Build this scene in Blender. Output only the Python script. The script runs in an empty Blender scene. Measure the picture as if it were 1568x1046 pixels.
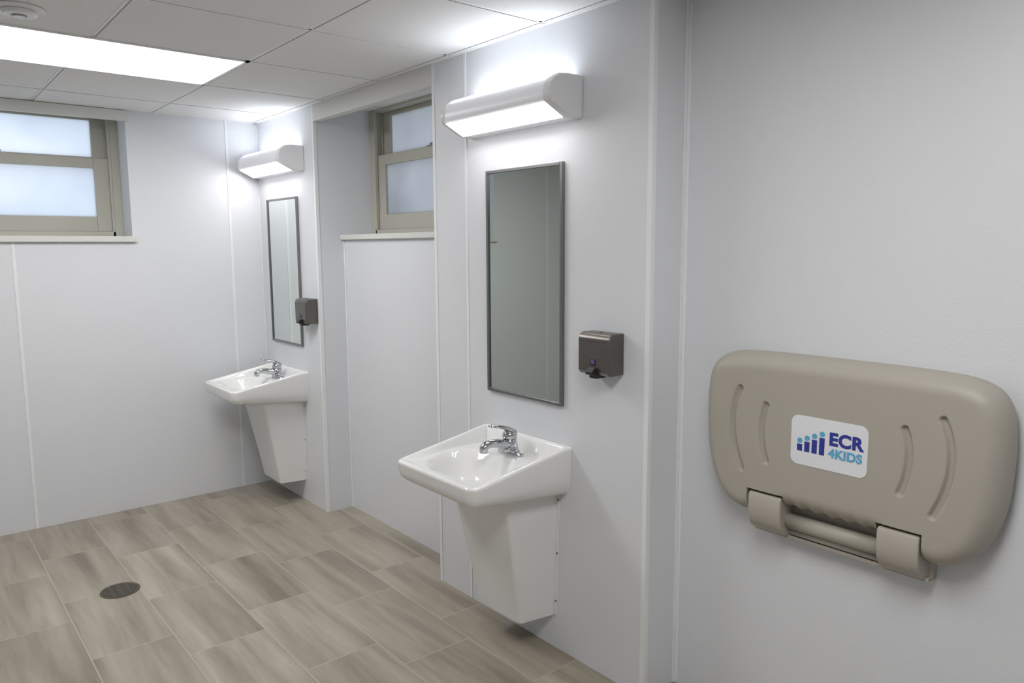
import bpy, bmesh, math, numpy as np
from mathutils import Matrix, Vector
sc=bpy.context.scene
# ------------------------------------------------------------------ materials
def new_mat(name):
    m=bpy.data.materials.new(name); m.use_nodes=True
    nt=m.node_tree; b=nt.nodes['Principled BSDF']; return m,nt,b
def mat(name,col,rough=.5,metal=0,bump=0,bscale=200,var=0,vscale=3,coat=0,spec=.5,bdist=.002,em=0):
    m,nt,b=new_mat(name)
    b.inputs['Base Color'].default_value=(*col,1); b.inputs['Roughness'].default_value=rough
    b.inputs['Metallic'].default_value=metal; b.inputs['Coat Weight'].default_value=coat
    b.inputs['Specular IOR Level'].default_value=spec
    if em: b.inputs['Emission Color'].default_value=(*col,1); b.inputs['Emission Strength'].default_value=em
    tc=nt.nodes.new('ShaderNodeTexCoord')
    if var:
        n=nt.nodes.new('ShaderNodeTexNoise'); n.inputs['Scale'].default_value=vscale; n.inputs['Detail'].default_value=4
        nt.links.new(tc.outputs['Object'],n.inputs['Vector'])
        r=nt.nodes.new('ShaderNodeMix'); r.data_type='RGBA'
        r.inputs[6].default_value=(*[c*(1-var) for c in col],1); r.inputs[7].default_value=(*[min(1,c*(1+var)) for c in col],1)
        nt.links.new(n.outputs['Fac'],r.inputs[0]); nt.links.new(r.outputs[2],b.inputs['Base Color'])
    if bump:
        n=nt.nodes.new('ShaderNodeTexNoise'); n.inputs['Scale'].default_value=bscale; n.inputs['Detail'].default_value=2
        nt.links.new(tc.outputs['Object'],n.inputs['Vector'])
        bp=nt.nodes.new('ShaderNodeBump'); bp.inputs['Strength'].default_value=bump; bp.inputs['Distance'].default_value=bdist
        nt.links.new(n.outputs['Fac'],bp.inputs['Height']); nt.links.new(bp.outputs['Normal'],b.inputs['Normal'])
    return m
def emis(name,col,s):
    m,nt,b=new_mat(name); b.inputs['Base Color'].default_value=(*col,1)
    b.inputs['Emission Color'].default_value=(*col,1); b.inputs['Emission Strength'].default_value=s; return m
M_wall=mat('wall_panel_white',(.76,.778,.808),.36,bump=.35,bscale=130,var=.015,vscale=1.5,bdist=.0013)
M_trim=mat('trim_white_vinyl',(.87,.885,.895),.35,var=.01)
M_tile=mat('ceiling_tile',(.84,.84,.835),.9,bump=.3,bscale=300,var=.02,vscale=40,bdist=.001)
M_dark=mat('shadow_gap',(.10,.10,.10),.9,var=.05)
M_tbar=mat('ceiling_grid_white',(.84,.84,.84),.5,var=.01)
M_frame=mat('window_beige_paint',(.50,.49,.425),.45,var=.03,vscale=8)
M_sill=mat('sill_offwhite',(.72,.72,.69),.4,var=.02)
M_cer=mat('ceramic_white',(.88,.88,.87),.10,coat=.5,var=.005)
M_shroud=mat('shroud_white',(.84,.84,.83),.25,coat=.2,var=.01)
M_chrome=mat('chrome',(.55,.56,.58),.08,metal=1,var=.01)
M_steel=mat('frame_steel',(.27,.27,.27),.30,metal=1,var=.06,vscale=30)
M_disp=mat('dispenser_dark_steel',(.165,.153,.142),.30,metal=.85,var=.10,vscale=20)
M_black=mat('black_plastic',(.02,.02,.02),.35,var=.1)
M_purple=mat('purple_sticker',(.20,.08,.30),.4,var=.05)
M_beige=mat('station_plastic_beige',(.43,.40,.345),.46,bump=.25,bscale=500,var=.03,vscale=6,bdist=.0006)
M_beige2=mat('station_plastic_light',(.46,.427,.368),.45,var=.03,vscale=6)
M_label=mat('label_white',(.82,.83,.86),.35,var=.01)
M_navy=mat('label_navy',(.03,.045,.30),.4,var=.02)
M_lblue=mat('label_light_blue',(.13,.42,.66),.4,var=.02)
M_lampw=mat('lamp_white_plastic',(.84,.84,.86),.35,var=.01)
M_lamph=mat('lamp_translucent_housing',(.82,.82,.86),.35,var=.01,em=.12)
M_brass=mat('drain_bronze',(.14,.12,.09),.45,metal=.7,var=.2,vscale=60)
E_down=emis('lamp_diffuser',(1.0,.97,.99),11.5)
E_up=emis('lamp_uplight',(.90,.94,1.0),5.2)
E_panel=emis('panel_diffuser',(1.0,.99,.98),12.2)
# mirror
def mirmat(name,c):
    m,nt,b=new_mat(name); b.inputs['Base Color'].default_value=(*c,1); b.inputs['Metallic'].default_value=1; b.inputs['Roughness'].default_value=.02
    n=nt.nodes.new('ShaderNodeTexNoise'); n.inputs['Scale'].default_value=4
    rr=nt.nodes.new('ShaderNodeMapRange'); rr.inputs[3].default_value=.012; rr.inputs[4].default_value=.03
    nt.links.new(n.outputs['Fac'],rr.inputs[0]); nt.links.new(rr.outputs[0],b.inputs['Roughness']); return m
M_mir=mirmat('mirror_glass',(.55,.595,.555)); M_mirb=mirmat('mirror_glass_brightened',(.80,.85,.82))  # same glass; far mirror's tint raised to paint in a brighter reflection
# frosted glass
def frosted(name,c1,c2):
    m,nt,b=new_mat(name); nt.nodes.remove(b); out=nt.nodes['Material Output']
    t=nt.nodes.new('ShaderNodeBsdfTranslucent'); g=nt.nodes.new('ShaderNodeBsdfGlossy'); g.inputs['Roughness'].default_value=.25
    mx=nt.nodes.new('ShaderNodeMixShader'); mx.inputs[0].default_value=.06
    tc=nt.nodes.new('ShaderNodeTexCoord'); n=nt.nodes.new('ShaderNodeTexNoise'); n.inputs['Scale'].default_value=2.5
    mc=nt.nodes.new('ShaderNodeMix'); mc.data_type='RGBA'; mc.inputs[6].default_value=(*c1,1); mc.inputs[7].default_value=(*c2,1)
    nt.links.new(tc.outputs['Object'],n.inputs['Vector']); nt.links.new(n.outputs['Fac'],mc.inputs[0]); nt.links.new(mc.outputs[2],t.inputs['Color'])
    nt.links.new(t.outputs[0],mx.inputs[1]); nt.links.new(g.outputs[0],mx.inputs[2]); nt.links.new(mx.outputs[0],out.inputs[0]); return m
M_frost=frosted('frosted_glass',(.70,.735,.80),(.92,.945,.98))
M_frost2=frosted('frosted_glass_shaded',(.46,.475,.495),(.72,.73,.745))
# floor
M_floor,nt,b=new_mat('floor_porcelain_tile'); L=nt.links.new; N=nt.nodes.new
tc=N('ShaderNodeTexCoord'); mp=N('ShaderNodeMapping'); mp.inputs['Location'].default_value=(-.15+.0,.84+.3078*12,0)
L(tc.outputs['Object'],mp.inputs['Vector'])
br=N('ShaderNodeTexBrick'); br.offset=.34; br.offset_frequency=2; br.inputs['Scale'].default_value=1
br.inputs['Brick Width'].default_value=.6126; br.inputs['Row Height'].default_value=.3078; br.inputs['Mortar Size'].default_value=.0024
br.inputs['Mortar Smooth'].default_value=.1
br.inputs['Color1'].default_value=(0,0,0,1); br.inputs['Color2'].default_value=(1,1,1,1); br.inputs['Mortar'].default_value=(.5,.5,.5,1)
L(mp.outputs[0],br.inputs['Vector'])
bw=N('ShaderNodeRGBToBW'); L(br.outputs['Color'],bw.inputs[0])
mul=N('ShaderNodeMath'); mul.operation='MULTIPLY'; mul.inputs[1].default_value=37; L(bw.outputs[0],mul.inputs[0])
mp2=N('ShaderNodeMapping'); mp2.inputs['Scale'].default_value=(1.1,11,1); mp2.inputs['Rotation'].default_value=(0,0,.10); L(tc.outputs['Object'],mp2.inputs['Vector'])
n1=N('ShaderNodeTexNoise'); n1.noise_dimensions='4D'; n1.inputs['Scale'].default_value=.9; n1.inputs['Detail'].default_value=5; n1.inputs['Roughness'].default_value=.58; n1.inputs['Distortion'].default_value=.3
L(mp2.outputs[0],n1.inputs['Vector']); L(mul.outputs[0],n1.inputs['W'])
cr=N('ShaderNodeValToRGB'); cr.color_ramp.elements[0].position=.32; cr.color_ramp.elements[0].color=(.235,.200,.155,1)
cr.color_ramp.elements[1].position=.70; cr.color_ramp.elements[1].color=(.48,.435,.36,1)
e=cr.color_ramp.elements.new(.5); e.color=(.35,.308,.245,1)
L(n1.outputs['Fac'],cr.inputs[0])
tv=N('ShaderNodeMapRange'); tv.inputs[3].default_value=.91; tv.inputs[4].default_value=1.08; L(bw.outputs[0],tv.inputs[0])
vm=N('ShaderNodeVectorMath'); vm.operation='SCALE'; L(cr.outputs[0],vm.inputs[0]); L(tv.outputs[0],vm.inputs['Scale'])
mx=N('ShaderNodeMix'); mx.data_type='RGBA'; mx.inputs[7].default_value=(.47,.43,.365,1); L(br.outputs['Fac'],mx.inputs[0]); L(vm.outputs[0],mx.inputs[6])
L(mx.outputs[2],b.inputs['Base Color']); b.inputs['Roughness'].default_value=.40
bp=N('ShaderNodeBump'); bp.inputs['Strength'].default_value=.4; bp.inputs['Distance'].default_value=.002; bp.invert=True
L(br.outputs['Fac'],bp.inputs['Height']); L(bp.outputs[0],b.inputs['Normal'])
# ------------------------------------------------------------------ mesh helpers
def link(o,parent=None):
    sc.collection.objects.link(o)
    if parent: o.parent=parent
    return o
def mesh(name,V,F,mats,parent=None,smooth=False,loc=None,fm=None,bevel=0,bseg=3,wn=False):
    me=bpy.data.meshes.new(name); me.from_pydata([tuple(map(float,v)) for v in V],[],[tuple(f) for f in F]); 
    if not isinstance(mats,(list,tuple)): mats=[mats]
    for m in mats: me.materials.append(m)
    if fm is not None:
        for p,i in zip(me.polygons,fm): p.material_index=i
    bm=bmesh.new(); bm.from_mesh(me); bmesh.ops.recalc_face_normals(bm,faces=bm.faces[:]); bm.to_mesh(me); bm.free()
    for p in me.polygons: p.use_smooth=smooth
    o=bpy.data.objects.new(name,me); link(o,parent)
    if loc is not None: o.location=loc
    if bevel:
        md=o.modifiers.new('bevel','BEVEL'); md.width=bevel; md.segments=bseg; md.limit_method='ANGLE'; md.angle_limit=math.radians(40)
        for p in me.polygons: p.use_smooth=True
        md.harden_normals=True
    return o
def empty(name,loc=(0,0,0)):
    o=bpy.data.objects.new(name,None); o.location=loc; o.empty_display_size=.1; return link(o)
def boxvf(x0,x1,y0,y1,z0,z1,base=0):
    V=[(x0,y0,z0),(x1,y0,z0),(x1,y1,z0),(x0,y1,z0),(x0,y0,z1),(x1,y0,z1),(x1,y1,z1),(x0,y1,z1)]
    F=[(0,3,2,1),(4,5,6,7),(0,1,5,4),(1,2,6,5),(2,3,7,6),(3,0,4,7)]
    return V,[tuple(i+base for i in f) for f in F]
def boxes(name,bl,mats,parent=None,bevel=0,fmi=None,loc=None,bseg=2):
    V=[];F=[];fm=[]
    for k,bb in enumerate(bl):
        v,f=boxvf(*bb[:6],base=len(V)); V+=v;F+=f; fm+=[bb[6] if len(bb)>6 else 0]*6
    return mesh(name,V,F,mats,parent,fm=fm,bevel=bevel,loc=loc,bseg=bseg)
def prism_x(name,prof,x0,x1,m,parent=None,bevel=0,smooth=False,bseg=3):
    n=len(prof); V=[(x0,y,z) for y,z in prof]+[(x1,y,z) for y,z in prof]
    F=[tuple(range(n)),tuple(range(2*n-1,n-1,-1))]+[(i,(i+1)%n,n+(i+1)%n,n+i) for i in range(n)]
    return mesh(name,V,F,m,parent,bevel=bevel,bseg=bseg)
def sweep(name,pts,rad,m,parent=None,seg=20,side=Vector((1,0,0)),p=2.0):
    V=[];F=[];n=len(pts)
    P=[Vector(q) for q in pts]
    for i in range(n):
        T=(P[min(i+1,n-1)]-P[max(i-1,0)]).normalized(); S=(side-T*side.dot(T)).normalized(); Nn=T.cross(S)
        r=rad[i]; rx,ry=(r,r) if not isinstance(r,(tuple,list)) else r
        for k in range(seg):
            a=2*math.pi*k/seg; c,s=math.cos(a),math.sin(a)
            c=math.copysign(abs(c)**(2/p),c); s=math.copysign(abs(s)**(2/p),s)
            V.append(P[i]+S*rx*c+Nn*ry*s)
    for i in range(n-1):
        for k in range(seg): F.append((i*seg+k,i*seg+(k+1)%seg,(i+1)*seg+(k+1)%seg,(i+1)*seg+k))
    F.append(tuple(range(seg))); F.append(tuple(range((n-1)*seg,n*seg)))
    return mesh(name,V,F,m,parent,smooth=True)
def disc(name,c,r,h,m,parent=None,seg=40,axis='z',bevel=0):
    V=[];
    for k in range(2):
        for i in range(seg):
            a=2*math.pi*i/seg; u,v=r*math.cos(a),r*math.sin(a); w=h*k
            V.append((c[0]+u,c[1]+v,c[2]+w) if axis=='z' else ((c[0]+u,c[1]+w,c[2]+v) if axis=='y' else (c[0]+w,c[1]+u,c[2]+v)))
    F=[tuple(range(seg)),tuple(range(2*seg-1,seg-1,-1))]+[(i,(i+1)%seg,seg+(i+1)%seg,seg+i) for i in range(seg)]
    return mesh(name,V,F,m,parent,bevel=bevel)
# ------------------------------------------------------------------ room
X1,X2,X3,Yn,Yr,H=.8485,2.0725,3.3404,.169,.1747,2.41
XE,YL,YT=6.2,-3.6,.60
SN=1.645  # sill underside
boxes('floor',[(-.4,XE+.2,YL-.2,YT,-.1,0)],M_floor)
boxes('wall_right',[(X3,XE+.2,Yr,YT,0,2.5)],M_wall)
boxes('wall_right_pier',[(X2,X3,0,YT,0,2.5)],M_wall)
boxes('wall_right_pier.001',[(0,X1,0,YT,0,2.5)],M_wall)
boxes('wall_right_niche',[(X1,X2,Yn,YT,0,SN)],M_wall)
WY0,WY1=-2.0,-.79
boxes('wall_back',[(-.4,0,YL-.2,YT,0,SN),(-.4,0,WY1,YT,SN,2.5),(-.4,0,YL-.2,WY0,SN,2.5)],M_wall)
boxes('wall_left',[(-.4,XE+.2,YL-.2,YL,0,2.5)],M_wall)
boxes('wall_front',[(XE,XE+.2,YL,YT,0,2.5)],M_wall)
# ceiling: slab, tiles and T grid
S=.61; gx=2.2323; gy=-.6506
bl=[(-.4,XE+.2,YL-.2,YT,2.424,2.5,1)]
lights=[(gx-2*S,gx-S,gy-2*S,gy),(gx+3*S,gx+4*S,gy-2*S,gy)]  # second panel is out of view, added to brighten the near right wall
for i in range(-5,8):
    for j in range(-6,3):
        x0,x1=gx+i*S,gx+(i+1)*S; y0,y1=gy+j*S,gy+(j+1)*S
        x0c,x1c,y0c,y1c=max(x0,-.4),min(x1,XE+.2),max(y0,YL-.2),min(y1,YT)
        if x1c-x0c<.03 or y1c-y0c<.03: continue
        if any(x0>=l[0]-.01 and x1<=l[1]+.01 and y0>=l[2]-.01 and y1<=l[3]+.01 for l in lights): continue
        g=.0095
        bl.append((x0c+g,x1c-g,y0c+g,y1c-g,H-.002,2.425,0))
inl=lambda x,y:any(l[0]+.02<x<l[1]-.02 and l[2]+.02<y<l[3]-.02 for l in lights)
for i in range(-4,7):
    x=gx+i*S
    for j in range(-6,3):
        y0,y1=max(gy+j*S,YL-.2),min(gy+(j+1)*S,YT)
        if y1>y0 and not inl(x,(y0+y1)/2): bl.append((x-.0065,x+.0065,y0,y1,H,2.425,2))
for j in range(-5,3):
    y=gy+j*S
    for i in range(-5,7):
        x0,x1=max(gx+i*S,-.4),min(gx+(i+1)*S,XE+.2)
        if x1>x0 and not inl((x0+x1)/2,y): bl.append((x0,x1,y-.0065,y+.0065,H,2.425,2))
# wall angle
bl+=[(0,X1,-.018,0,H-.003,2.425,2),(X2,X3,-.018,0,H-.003,2.425,2),(0,.018,YL,0,H-.003,2.425,2),(X3,XE,Yr-.018,Yr,H-.003,2.425,2)]
boxes('ceiling',bl,[M_tile,M_dark,M_tbar])
for l in lights:
    e=empty('ceiling_light_panel',((l[0]+l[1])/2,(l[2]+l[3])/2,H))
    w,d=(l[1]-l[0])/2,(l[3]-l[2])/2; f=.018
    boxes('panel_frame',[(-w,-w+f,-d,d,-.006,.02),(w-f,w,-d,d,-.006,.02),(-w,w,-d,-d+f,-.006,.02),(-w,w,d-f,d,-.006,.02)],M_tbar,e)
    boxes('panel_lens',[(-w+f,w-f,-d+f,d-f,-.001,.012)],E_panel,e)
# smoke detector
e=empty('ceiling_smoke_detector',(1.87,-1.53,H-.002))
disc('base',(0,0,-.010),.078,.010,M_tbar,e,bevel=.004); disc('dome',(0,0,-.026),.052,.017,M_lampw,e,bevel=.006); disc('vent_ring',(0,0,-.0285),.024,.003,M_steel,e); disc('centre_cap',(0,0,-.031),.018,.004,M_lampw,e,bevel=.001)
# trims
tn=[0]
def trim(*b,m=M_trim,bev=.0012):
    tn[0]+=1; return boxes('trim_%d'%tn[0],[b],m,bevel=bev)
s=.016;t=.003
for y in (-.2,-1.4): 
    trim(0,t,y-s/2,y+s/2,0,H if y>-.79 else SN)
trim(0,t,-2.608,-2.592,0,H)
trim(2.312,2.328,-t,0,0,H)
def corner(x,y,dx,dy,z0=0,z1=H,w=.017):
    tn[0]+=1; t=.003
    bl=[(min(x-dx*t*-1,x-dx*w),max(x+dx*t,x-dx*w),min(y,y+dy*t),max(y,y+dy*t),z0,z1),(min(x,x+dx*t),max(x,x+dx*t),min(y,y-dy*w),max(y,y-dy*w),z0,z1)]
    boxes('trim_%d'%tn[0],bl,M_trim,bevel=.0008)
corner(X1,0,1,-1); corner(X2,0,-1,-1); corner(X3,0,1,-1)
trim(X3+.004,X3+.016,Yr-.004,Yr,0,H); trim(X3,X3+.004,Yr-.016,Yr,0,H)
trim(X1,X1+.012,Yn-.004,Yn,0,SN)
trim(0,.006,-.006,0,0,H)
# window sills
boxes('trim_%d'%(tn[0]+1),[(X1,X2,Yn-.025,.37,SN,SN+.03)],M_sill,bevel=.004)
boxes('trim_%d'%(tn[0]+2),[(-.22,0,WY0,WY1,SN,SN+.03),(.0,.025,WY0-.02,WY1+.018,SN-.004,SN+.03)],M_sill,bevel=.003)
# valances (blind boxes) above the windows
boxes('trim_%d'%(tn[0]+3),[(X1+.004,X2-.004,-.004,.045,2.315,H)],M_sill,bevel=.003)
boxes('trim_%d'%(tn[0]+4),[(.0005,.03,WY0-.01,WY1+.012,2.345,H-.004)],M_sill,bevel=.003)
# windows
def window(name,fn,glass):
    e=empty(name); W=1.209
    def bb(u0,u1,d0,d1,z0,z1):
        a=fn(u0,d0); c=fn(u1,d1)
        return (min(a[0],c[0]),max(a[0],c[0]),min(a[1],c[1]),max(a[1],c[1]),z0,z1)
    def sym(u0,u1,d0,d1,z0,z1): return [bb(u0,u1,d0,d1,z0,z1),bb(W-u1,W-u0,d0,d1,z0,z1)]
    z0=SN+.03;z1=H+.01
    boxes('outer_frame',sym(0,.045,0,.14,z0,z1)+sym(.045,.06,0,.02,z0,z1)+sym(.045,.06,.055,.062,z0,z1)+[bb(.045,W-.045,0,.14,z0,z0+.03),bb(.045,W-.045,0,.14,2.395,z1)],M_frame,e,bevel=.002)
    boxes('lower_sash',sym(.047,.138,.022,.054,z0+.03,2.145)+[bb(.138,W-.138,.022,.054,z0+.03,1.795),bb(.138,W-.138,.022,.054,2.085,2.145)],M_frame,e,bevel=.003)
    boxes('upper_sash',sym(.047,.135,.064,.096,2.09,2.395)+[bb(.135,W-.135,.064,.096,2.09,2.155),bb(.135,W-.135,.064,.096,2.372,2.395)],M_frame,e,bevel=.003)
    boxes('lower_pane',[bb(.13,W-.13,.036,.040,1.785,2.095)],glass,e)
    boxes('upper_pane',[bb(.13,W-.13,.078,.082,2.145,2.38)],glass,e)
    boxes('sash_lock',[bb(W/2-.03,W/2+.03,.03,.05,2.145,2.153),bb(W/2-.005,W/2+.04,.034,.046,2.153,2.165)],M_steel,e,bevel=.002)
window('window_1',lambda u,d:(-.20-d,WY1-u),M_frost)
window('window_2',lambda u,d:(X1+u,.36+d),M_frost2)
# ------------------------------------------------------------------ mirrors
def mirror(x,z,mm,w=.459,h=.914):
    e=empty('bathroom_mirror',(x,0,z)); f=.013;d=.016
    boxes('frame',[(0,f,-d,0,0,h),(w-f,w,-d,0,0,h),(f,w-f,-d,0,0,f),(f,w-f,-d,0,h-f,h)],M_steel,e,bevel=.002)
    boxes('glass',[(f-.002,w-f+.002,-.009,-.001,f-.002,h-f+.002)],mm,e)
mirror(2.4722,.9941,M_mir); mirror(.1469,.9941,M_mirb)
# ------------------------------------------------------------------ vanity lights
prof=[(0,-.073),(-.062,-.071),(-.153,-.026),(-.160,-.012),(-.160,.010),(-.154,.034),(-.138,.055),(-.112,.070),(-.07,.075),(0,.075)]
def lamp(xr,zc=2.121,Ln=.66):
    e=empty('vanity_light_fixture',(xr-Ln/2,0,zc)); h=Ln/2
    prism_x('housing',[(y*.965,z*.965) for y,z in prof],-h+.02,h-.03,M_lamph,e,bevel=.003)
    for nm,a,b_ in(('end_cap_left',-h,-h+.024),('end_cap_right',h-.040,h)):
        prism_x(nm,prof,a,b_,M_lampw,e,bevel=.007,bseg=4)
    A=Vector((0,-.064,-.0705))*.965; B=Vector((0,-.152,-.027))*.965
    dn=Vector((0,-.045,-.091)).normalized()*.0022
    V=[(-h+.024,A.y+dn.y,A.z+dn.z),(h-.040,A.y+dn.y,A.z+dn.z),(h-.040,B.y+dn.y,B.z+dn.z),(-h+.024,B.y+dn.y,B.z+dn.z)]
    V+=[(x,y-dn.y*1.3,z-dn.z*1.3) for x,y,z in V]
    mesh('lower_diffuser',V,[(0,1,2,3),(7,6,5,4),(0,4,5,1),(1,5,6,2),(2,6,7,3),(3,7,4,0)],E_down,e)
    prism_x('upper_diffuser',[(-.012,.070),(-.012,.0748),(-.068,.0748),(-.110,.0702),(-.130,.0600),(-.120,.055)],-h+.03,h-.045,E_up,e)
lamp(3.0227); lamp(.7123)
# ------------------------------------------------------------------ sinks
def sink(cx):
    e=empty('bathroom_sink',(cx,-.0005,0))
    w,dp,r=.251,.459,.032; nu,nv=96,90
    zr=lambda v:.843-.070*min(1,max(0,(v-.03)/(dp-.05)))
    def hw(v):
        k=v-(dp-r)
        return w-.004*v/dp if k<=0 else w-.004-r+math.sqrt(max(0,r*r-k*k))
    sm=lambda a,b,x:(lambda t:t*t*(3-2*t))(min(1,max(0,(x-a)/(b-a))))
    def top(x,v):
        rim=zr(v)
        deck=.782-.014*sm(.1,dp,v)
        dx=hw(min(v,dp-r))-abs(x); dbk=v
        k=max(1-sm(.006,.042,dx),1-sm(.012,.05,dbk),(1-sm(.010,.035,dp-v)))
        z=deck+(rim-deck)*k if rim>deck else deck
        yc=.268; a=abs(x)/.210; bq=(v-yc)/(.163 if v>yc else .128)
        q=(a**2.6+abs(bq)**2.3)**(1/2.5)
        z-=.115*(1-sm(.25,1.0,q))**.8 if q<1 else 0
        return z
    V=[];F=[];idx={}
    vs=[dp*j/nv for j in range(nv+1)]
    vs=[dp-r+(r*math.sin((v-(dp-r))/r*math.pi/2) if v>dp-r else v-(dp-r)) for v in vs]
    for j,v in enumerate(vs):
        for i in range(nu+1):
            u=-1+2*i/nu; x=u*hw(v); idx[i,j]=len(V); V.append((x,-v,top(x,v)))
    for j in range(nv):
        for i in range(nu): F.append((idx[i,j],idx[i+1,j],idx[i+1,j+1],idx[i,j+1]))
    bd=[(0,j) for j in range(nv+1)]+[(i,nv) for i in range(1,nu+1)]+[(nu,j) for j in range(nv-1,-1,-1)]
    zb=lambda v:.652+.042*(v/dp)**.8
    prev=[idx[b_] for b_ in bd]
    def nrm(b_):
        i,j=b_; x,y,_=V[idx[b_]]; v=-y
        if v>dp-r+1e-4:
            cxx=math.copysign(w-.004-r,x) if abs(x)>w-.004-r else x
            d=Vector((x-cxx,-(v-(dp-r))))
        else: d=Vector((math.copysign(1,x),0))
        return d.normalized() if d.length>1e-6 else Vector((0,-1))
    N_=[nrm(b_) for b_ in bd]; R_=.011
    loops=[]
    for k in range(1,7):
        a=k/6*math.pi/2; loops.append(('r',R_*math.sin(a),R_*(1-math.cos(a))))
    for k in range(1,13): loops.append(('s',k/12,0))
    for typ,p,q in loops:
        cur=[]
        for b_,nn,i0 in zip(bd,N_,[idx[b_] for b_ in bd]):
            x,y,z=V[i0]; v=-y; bot=zb(v)
            if typ=='r': off=p; zz=z-q
            else:
                off=R_-.008*p-.020*p**5; zz=(z-R_)+(bot-(z-R_))*p
            yy=min(0,y+nn.y*off); cur.append(len(V)); V.append((x+nn.x*off,yy,zz))
        for k in range(len(bd)-1): F.append((prev[k],prev[k+1],cur[k+1],cur[k]))
        prev=cur
    und={}
    for j,v in enumerate(vs):
        for i in range(nu+1):
            if (i in(0,nu) or j==nv): und[i,j]=prev[bd.index((i,j))]; continue
            u=-1+2*i/nu; x=u*(hw(v)-.017); yy=-v*(1-.017/dp)
            a=abs(x)/.22; bq=(v-.24)/.2; q=math.sqrt(a*a+bq*bq)
            z=zb(v)-.002*min(1,(1-abs(u))*8)-.05*(1-sm(.2,1,q)); und[i,j]=len(V); V.append((x,yy,z))
    for j in range(nv):
        for i in range(nu): F.append((und[i,j],und[i,j+1],und[i+1,j+1],und[i+1,j]))
    mesh('basin',V,F,M_cer,e,smooth=True)
    zd=top(0,.268)
    disc('drain_ring',(0,-.268,zd),.026,.003,M_chrome,e,bevel=.001); disc('drain_hole',(0,-.268,zd+.001),.014,.003,M_dark,e)
    # shroud: tapered trough, flat faces, small-radius vertical folds
    def ring(z,hf,hb,yf,c=.013,n=6):
        P=[(-hb,-.004)]
        sd=Vector((-hf+hb,-yf+.004)).normalized()
        c0=Vector((-hf,-yf)); a=c0-sd*c; b_=c0+Vector((c,0))
        left=[((1-t)**2*a+2*t*(1-t)*c0+t*t*b_) for t in [k/n for k in range(n+1)]]
        m0=Vector((-hb,-.004)); P+=[tuple(m0+(a-m0)*.93)]+[tuple(q) for q in left]+[(b_.x+.006,-yf)]
        P+=[(-q[0],q[1]) for q in reversed(P)]
        return [(x,y,z) for x,y in P]
    rings=[ring(.135,.132,.160,.152),ring(.30,.146,.167,.182),ring(.50,.163,.174,.222),ring(.676,.178,.180,.255)]
    m_=len(rings[0]); V=sum(rings,[])
    F=[(k*m_+i,k*m_+i+1,(k+1)*m_+i+1,(k+1)*m_+i) for k in range(3) for i in range(m_-1)]
    o=mesh('pedestal_shroud',V,F,M_shroud,e,smooth=True)
    md=o.modifiers.new('sol','SOLIDIFY'); md.thickness=.005; md.offset=0
    md=o.modifiers.new('es','EDGE_SPLIT'); md.split_angle=math.radians(50)
    V=[];F=[]
    for sx in(-1,1):
        b0=len(V)
        for y in(-.004,0):
            V+=[(sx*.156,y,.140),(sx*.184,y,.140),(sx*.200,y,.655),(sx*.172,y,.655)]
        F+=[tuple(b0+i for i in f) for f in((0,1,2,3),(7,6,5,4),(0,4,5,1),(1,5,6,2),(2,6,7,3),(3,7,4,0))]
    mesh('shroud_flange',V,F,M_shroud,e,bevel=.001)
    for sx in(-1,1):
        for z in(.20,.40,.62): disc('screw',(sx*(.178+.016*(z-.15)/.5),-.0068,z),.0045,.003,M_steel,e,axis='y',seg=12)
    return e
def faucet(cx):
    e=empty('faucet',(cx,-.090,.7815)); e.scale=(1.2,1.2,1.2)
    V=[];F=[];n=40
    for z,k in((0,1),(.006,1),(.010,.93),(.0115,.80)):
        for i in range(n):
            a=2*math.pi*i/n; V.append((.058*k*math.copysign(abs(math.cos(a))**.85,math.cos(a)),.026*k*math.sin(a),z))
    for j in range(3):
        for i in range(n): F.append((j*n+i,j*n+(i+1)%n,(j+1)*n+(i+1)%n,(j+1)*n+i))
    F+= [tuple(range(n)),tuple(range(3*n,4*n))]
    mesh('base_plate',V,F,M_chrome,e,smooth=True)
    sweep('body',[(0,0,.008),(0,-.001,.018),(0,-.003,.032),(0,-.004,.046),(0,-.004,.054)],[(.038,.025),(.030,.025),(.026,.025),(.0245,.0245),(.020,.020)],M_chrome,e,seg=28)
    sweep('spout',[(0,.0,.026),(0,-.03,.037),(0,-.06,.044),(0,-.085,.047),(0,-.103,.045),(0,-.112,.037),(0,-.113,.022)],[(.024,.020),(.021,.017),(.0175,.0145),(.016,.013),(.0155,.013),(.0145,.0145),(.0135,.0135)],M_chrome,e,seg=24)
    sweep('cartridge_dome',[(0,-.004,.052),(0,-.004,.056),(0,-.003,.068),(0,-.003,.078),(0,-.003,.084)],[.021,.0255,.0245,.018,.006],M_chrome,e,seg=28)
    sweep('lever_handle',[(0,.016,.070),(0,-.006,.082),(0,-.028,.092),(0,-.052,.099),(0,-.078,.104),(0,-.088,.105)],[(.014,.010),(.018,.0105),(.015,.007),(.0135,.0055),(.0145,.005),(.010,.003)],M_chrome,e,seg=20)
for cx in(2.711,.391): sink(cx)
for cx in(2.716,.396): faucet(cx)
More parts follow.
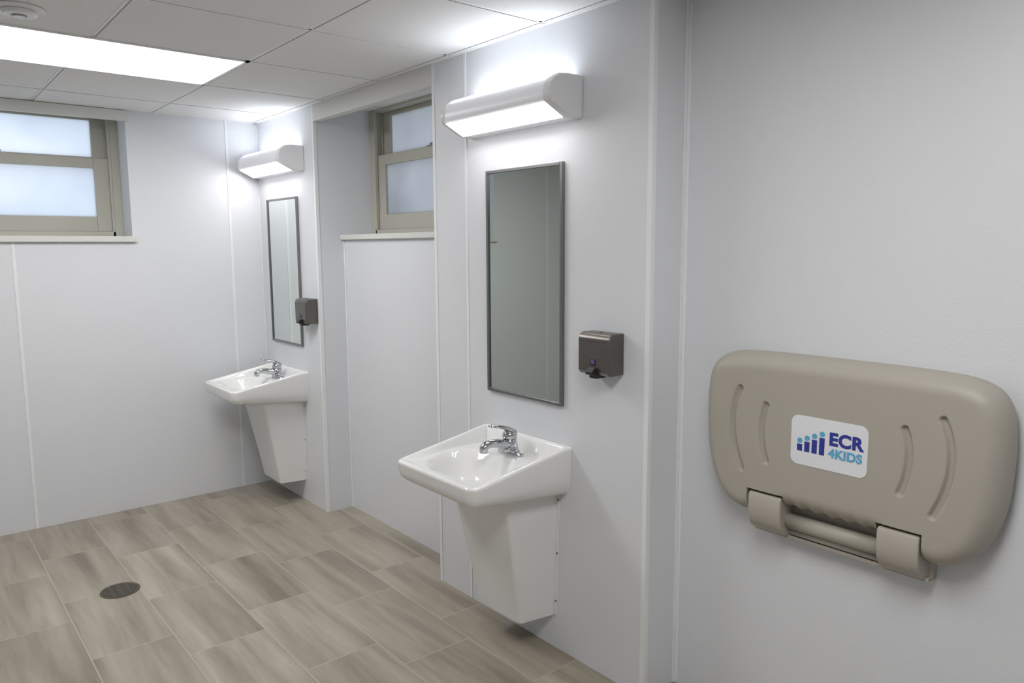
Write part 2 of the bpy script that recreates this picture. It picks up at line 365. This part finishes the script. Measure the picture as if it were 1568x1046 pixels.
# ------------------------------------------------------------------ soap dispensers
def dispenser(xr,z0=1.153):
    e=empty('soap_dispenser',(xr-.074,0,z0)); h=.074
    prism_x('case',[(0,0),(-.068,0),(-.078,.010),(-.079,.124),(-.073,.140),(-.062,.147),(0,.147)],-h,h,M_disp,e,bevel=.005,bseg=4)
    boxes('lid_seam',[(-h+.01,h-.01,-.0795,-.01,.118,.1192)],M_black,e)
    boxes('nozzle_block',[(-.018,.018,-.080,-.03,-.012,.006)],M_black,e,bevel=.004)
    prism_x('push_lever',[(-.074,-.004),(-.100,.004),(-.101,.014),(-.092,.024),(-.074,.030)],-.017,.017,M_black,e,bevel=.003)
    boxes('sight_window',[(-.014,.014,-.0802,-.07,.034,.058)],M_black,e,bevel=.002)
    boxes('sticker',[(-.008,.008,-.0810,-.0795,.040,.053)],M_purple,e)
    boxes('key_lock',[(-.004,.004,-.045,-.035,.1465,.1485)],M_black,e)
dispenser(3.2305); dispenser(.8214)
# ------------------------------------------------------------------ floor drain
e=empty('floor_drain',(1.186,-1.224,0)); 
disc('rim',(0,0,0),.086,.002,M_brass,e,bevel=.0008,seg=56)
disc('sump',(0,0,.0012),.074,.0012,M_dark,e,seg=56)
bl=[]
for k in range(-5,6):
    x=k*.0135; L_=math.sqrt(.074**2-x*x)
    bl.append((x-.0035,x+.0035,-L_,L_,.001,.0038))
for y in(-.035,0,.035): 
    L_=math.sqrt(.074**2-y*y); bl.append((-L_,L_,y-.004,y+.004,.001,.0037))
boxes('grate',bl,M_brass,e)
disc('centre_boss',(0,0,.001),.014,.0032,M_brass,e); 
# ------------------------------------------------------------------ baby changing station
bc=empty('baby_changing_station',(3.943,Yr-.0006,0))
def catmull(P,n=14):
    out=[];P=[np.array(p) for p in P]
    for i in range(len(P)-1):
        p0=P[max(i-1,0)];p1=P[i];p2=P[i+1];p3=P[min(i+2,len(P)-1)]
        for k in range(n):
            t=k/n; out.append(.5*((2*p1)+(-p0+p2)*t+(2*p0-5*p1+4*p2-p3)*t*t+(-p0+3*p1-3*p2+p3)*t**3))
    out.append(P[-1]); return out
half=[(0,1.276),(.2,1.275),(.33,1.268),(.390,1.248),(.423,1.208),(.436,1.14),(.437,1.05),(.431,.965),(.416,.895),(.387,.828),(.347,.785),(.305,.766),(.268,.766),(.22,.785),(.17,.800),(.1425,.806)]
hr=catmull(half)
for k in range(1,61):
    x=.1425-.1425*k/60; hr.append(np.array((x,.806+.009*abs(math.sin(x/.285*math.pi*6)))))
out=[tuple(p) for p in hr]+[(-p[0],p[1]) for p in hr[-2:0:-1]]
out=np.array(out)
def resample(P,n):
    Q=np.vstack([P,P[:1]]);d=np.r_[0,np.cumsum(np.hypot(*np.diff(Q,axis=0).T))]
    t=np.linspace(0,d[-1],n,endpoint=False); return np.c_[np.interp(t,d,Q[:,0]),np.interp(t,d,Q[:,1])]
NO=840; O=resample(out,NO); C0=np.array([0,1.04])
def arc(p0,p1,p2,n=80):
    t=np.linspace(0,1,n)[:,None]; p0,p1,p2=map(np.array,(p0,p1,p2)); c=2*p1-.5*(p0+p2)
    return (1-t)**2*p0+2*t*(1-t)*c+t*t*p2
arcs=[]
for sgn in(-1,1):
    arcs.append(arc((sgn*.294,1.16),(sgn*.318,1.04),(sgn*.281,.905)))
    arcs.append(arc((sgn*.203,1.12),(sgn*.216,1.035),(sgn*.197,.945)))
A=np.vstack(arcs)
D0,D1,RR=.038,.104,.055
ss=np.r_[1-np.linspace(0,1,26)**1.6*.22,np.linspace(.77,0.02,110)]
V=[];F=[]
for hh in (.030,D0): V+= [(p[0],-hh,p[1]) for p in O]
nr=2
for s_ in ss[1:]:
    P=C0+(O-C0)*s_
    dd=np.min(np.hypot(P[:,None,0]-O[None,:,0],P[:,None,1]-O[None,:,1]),axis=1)
    q=np.clip(dd/RR,0,1); h=D0+(D1-D0)*np.sqrt(1-(1-q)**2.3)
    ga=np.min(np.hypot(P[:,None,0]-A[None,:,0],P[:,None,1]-A[None,:,1]),axis=1)
    g=np.clip((ga-.0055)/.0055,0,1); g=g*g*(3-2*g); h-=.012*(1-g)
    V+=[(p[0],-hh,p[1]) for p,hh in zip(P,h)]; nr+=1
V.append((C0[0],-D1,C0[1])); ci=len(V)-1
for k in range(nr-1):
    for i in range(NO): F.append((k*NO+i,k*NO+(i+1)%NO,(k+1)*NO+(i+1)%NO,(k+1)*NO+i))
for i in range(NO): F.append(((nr-1)*NO+i,(nr-1)*NO+(i+1)%NO,ci))
lid=mesh('folding_bed_lid',V,F,M_beige,bc,smooth=True)
# cut the two hinge pockets out of the lid
bm=bmesh.new(); bm.from_mesh(lid.data)
PX0,PX1,PZ=.138,.260,.8485
for co,no in [((-PX1,0,0),(1,0,0)),((-PX0,0,0),(1,0,0)),((PX0,0,0),(1,0,0)),((PX1,0,0),(1,0,0)),((0,0,PZ),(0,0,1))]:
    gm=[f for f in bm.faces if min(v.co.z for v in f.verts)<PZ+.01]
    ed=list({e_ for f in gm for e_ in f.edges}); vv=list({v for f in gm for v in f.verts})
    bmesh.ops.bisect_plane(bm,geom=gm+ed+vv,plane_co=co,plane_no=no,dist=1e-5)
def inside(c): return PX0<abs(c.x)<PX1 and c.z<PZ
kill=[f for f in bm.faces if inside(f.calc_center_median())]
bmesh.ops.delete(bm,geom=kill,context='FACES')
bed=[e_ for e_ in bm.edges if e_.is_boundary and all(v.co.y<-.0301 and abs(v.co.x)<PX1+1e-3 and abs(v.co.x)>PX0-1e-3 and v.co.z<PZ+1e-3 for v in e_.verts)]
ex=bmesh.ops.extrude_edge_only(bm,edges=bed)
for e_ in bed: e_.smooth=False
for v in [g for g in ex['geom'] if isinstance(g,bmesh.types.BMVert)]: v.co.y=-.030
for f in [g for g in ex['geom'] if isinstance(g,bmesh.types.BMFace)]: f.smooth=False
bmesh.ops.recalc_face_normals(bm,faces=bm.faces[:])
bm.to_mesh(lid.data); bm.free()
Ob=resample(out,200); Ob=C0+(Ob-C0)*.975; n=200
V=[(p[0],0,p[1]) for p in Ob]+[(p[0],-.031,p[1]) for p in Ob]
mesh('back_shell',V,[tuple(range(n)),tuple(range(2*n-1,n-1,-1))]+[(i,(i+1)%n,n+(i+1)%n,n+i) for i in range(n)],M_beige,bc)
boxes('hinge_base',[(-.265,.265,-.026,0,.700,.86)],M_beige,bc,bevel=.004)
boxes('hinge_ledge',[(-.262,.262,-.045,-.02,.700,.712)],M_beige2,bc,bevel=.003)
for sx in(-.199,.199):
    pf=[(-.02,.708),(-.060,.712),(-.086,.728),(-.100,.752),(-.105,.78),(-.105,.828),(-.099,.840),(-.02,.840)]
    prism_x('hinge_cover',pf,sx-.055,sx+.055,M_beige2,bc,bevel=.006,bseg=4)
sweep('hinge_tube',[(-.144,-.052,.762),(.144,-.052,.762)],[.024,.024],M_beige,bc,seg=28,side=Vector((0,1,0)))
sweep('hinge_tube_lower',[(-.144,-.04,.727),(.144,-.04,.727)],[.012,.012],M_beige2,bc,seg=20,side=Vector((0,1,0)))
# label
def rrect(w,h,r,n=8):
    P=[]
    for cx_,cy_,a0 in((w-r,h-r,0),(-w+r,h-r,90),(-w+r,-h+r,180),(w-r,-h+r,270)):
        for k in range(n+1):
            a=math.radians(a0+90*k/n); P.append((cx_+r*math.cos(a),cy_+r*math.sin(a)))
    return P
def flat(name,P,y0,y1,m,parent,off=(0,0)):
    n=len(P);V=[(p[0]+off[0],y0,p[1]+off[1]) for p in P]+[(p[0]+off[0],y1,p[1]+off[1]) for p in P]
    return mesh(name,V,[tuple(range(n)),tuple(range(2*n-1,n-1,-1))]+[(i,(i+1)%n,n+(i+1)%n,n+i) for i in range(n)],m,parent)
LZ=1.035
flat('label_plate',rrect(.113,.073,.022),-D1+.003,-D1-.0012,M_label,bc,(-.003,LZ))
LY=-D1-.0018
def txt(body,x,z,size,m,nm,thick=.03,sx=1):
    cu=bpy.data.curves.new('t','FONT'); cu.body=body; cu.size=size; cu.offset=size*thick; cu.extrude=.0003; cu.space_character=1.06
    o=bpy.data.objects.new('t',cu); sc.collection.objects.link(o); bpy.context.view_layer.update()
    me=bpy.data.meshes.new_from_object(o.evaluated_get(bpy.context.evaluated_depsgraph_get())); bpy.data.objects.remove(o)
    me.materials.clear(); me.materials.append(m)
    ob=bpy.data.objects.new(nm,me); link(ob,bc); ob.location=(x,LY,z); ob.rotation_euler=(math.pi/2,0,0); ob.scale=(sx,1,1); return ob
txt('ECR',.000,LZ+.003,.050,M_navy,'label_text_upper',.045,1.03); txt('4KIDS',.000,LZ-.033,.035,M_lblue,'label_text_lower',.045,1.0)
for k,(hh,dr) in enumerate(((.020,.0),(.030,.0),(.040,.0),(.050,.0))):
    x=-.088+k*.0225
    flat('label_bar',[(-.0078,0),(.0078,0),(.0078,hh),(-.0078,hh)],LY+.0008,LY-.0004,M_navy,bc,(x,LZ-.032))
    flat('label_dot',[(.0080*math.cos(a*math.pi/12),.0080*math.sin(a*math.pi/12)) for a in range(24)],LY+.0008,LY-.0004,M_lblue,bc,(x,LZ-.032+hh+.0105))
# ------------------------------------------------------------------ world, camera
w=bpy.data.worlds.new('World'); sc.world=w; w.use_nodes=True
bg=w.node_tree.nodes['Background']; bg.inputs[0].default_value=(.85,.92,1,1); bg.inputs[1].default_value=1.5
cam=bpy.data.cameras.new('camera'); co=bpy.data.objects.new('camera',cam); sc.collection.objects.link(co); sc.camera=co
cam.sensor_width=36; cam.lens=1151.29/1568*36; cam.clip_start=.05
y,p,r=map(math.radians,(50.3954,7.1916,-.3375))
Fv=Vector((-math.sin(y)*math.cos(p),math.cos(y)*math.cos(p),-math.sin(p))); R0=Vector((math.cos(y),math.sin(y),0)); U0=R0.cross(Fv)
Rv=math.cos(r)*R0+math.sin(r)*U0; Uv=-math.sin(r)*R0+math.cos(r)*U0
mw=Matrix((( Rv.x,Uv.x,-Fv.x,4.9720),(Rv.y,Uv.y,-Fv.y,-1.9462),(Rv.z,Uv.z,-Fv.z,1.5998),(0,0,0,1)))
co.matrix_world=mw
sc.view_settings.view_transform='Standard'
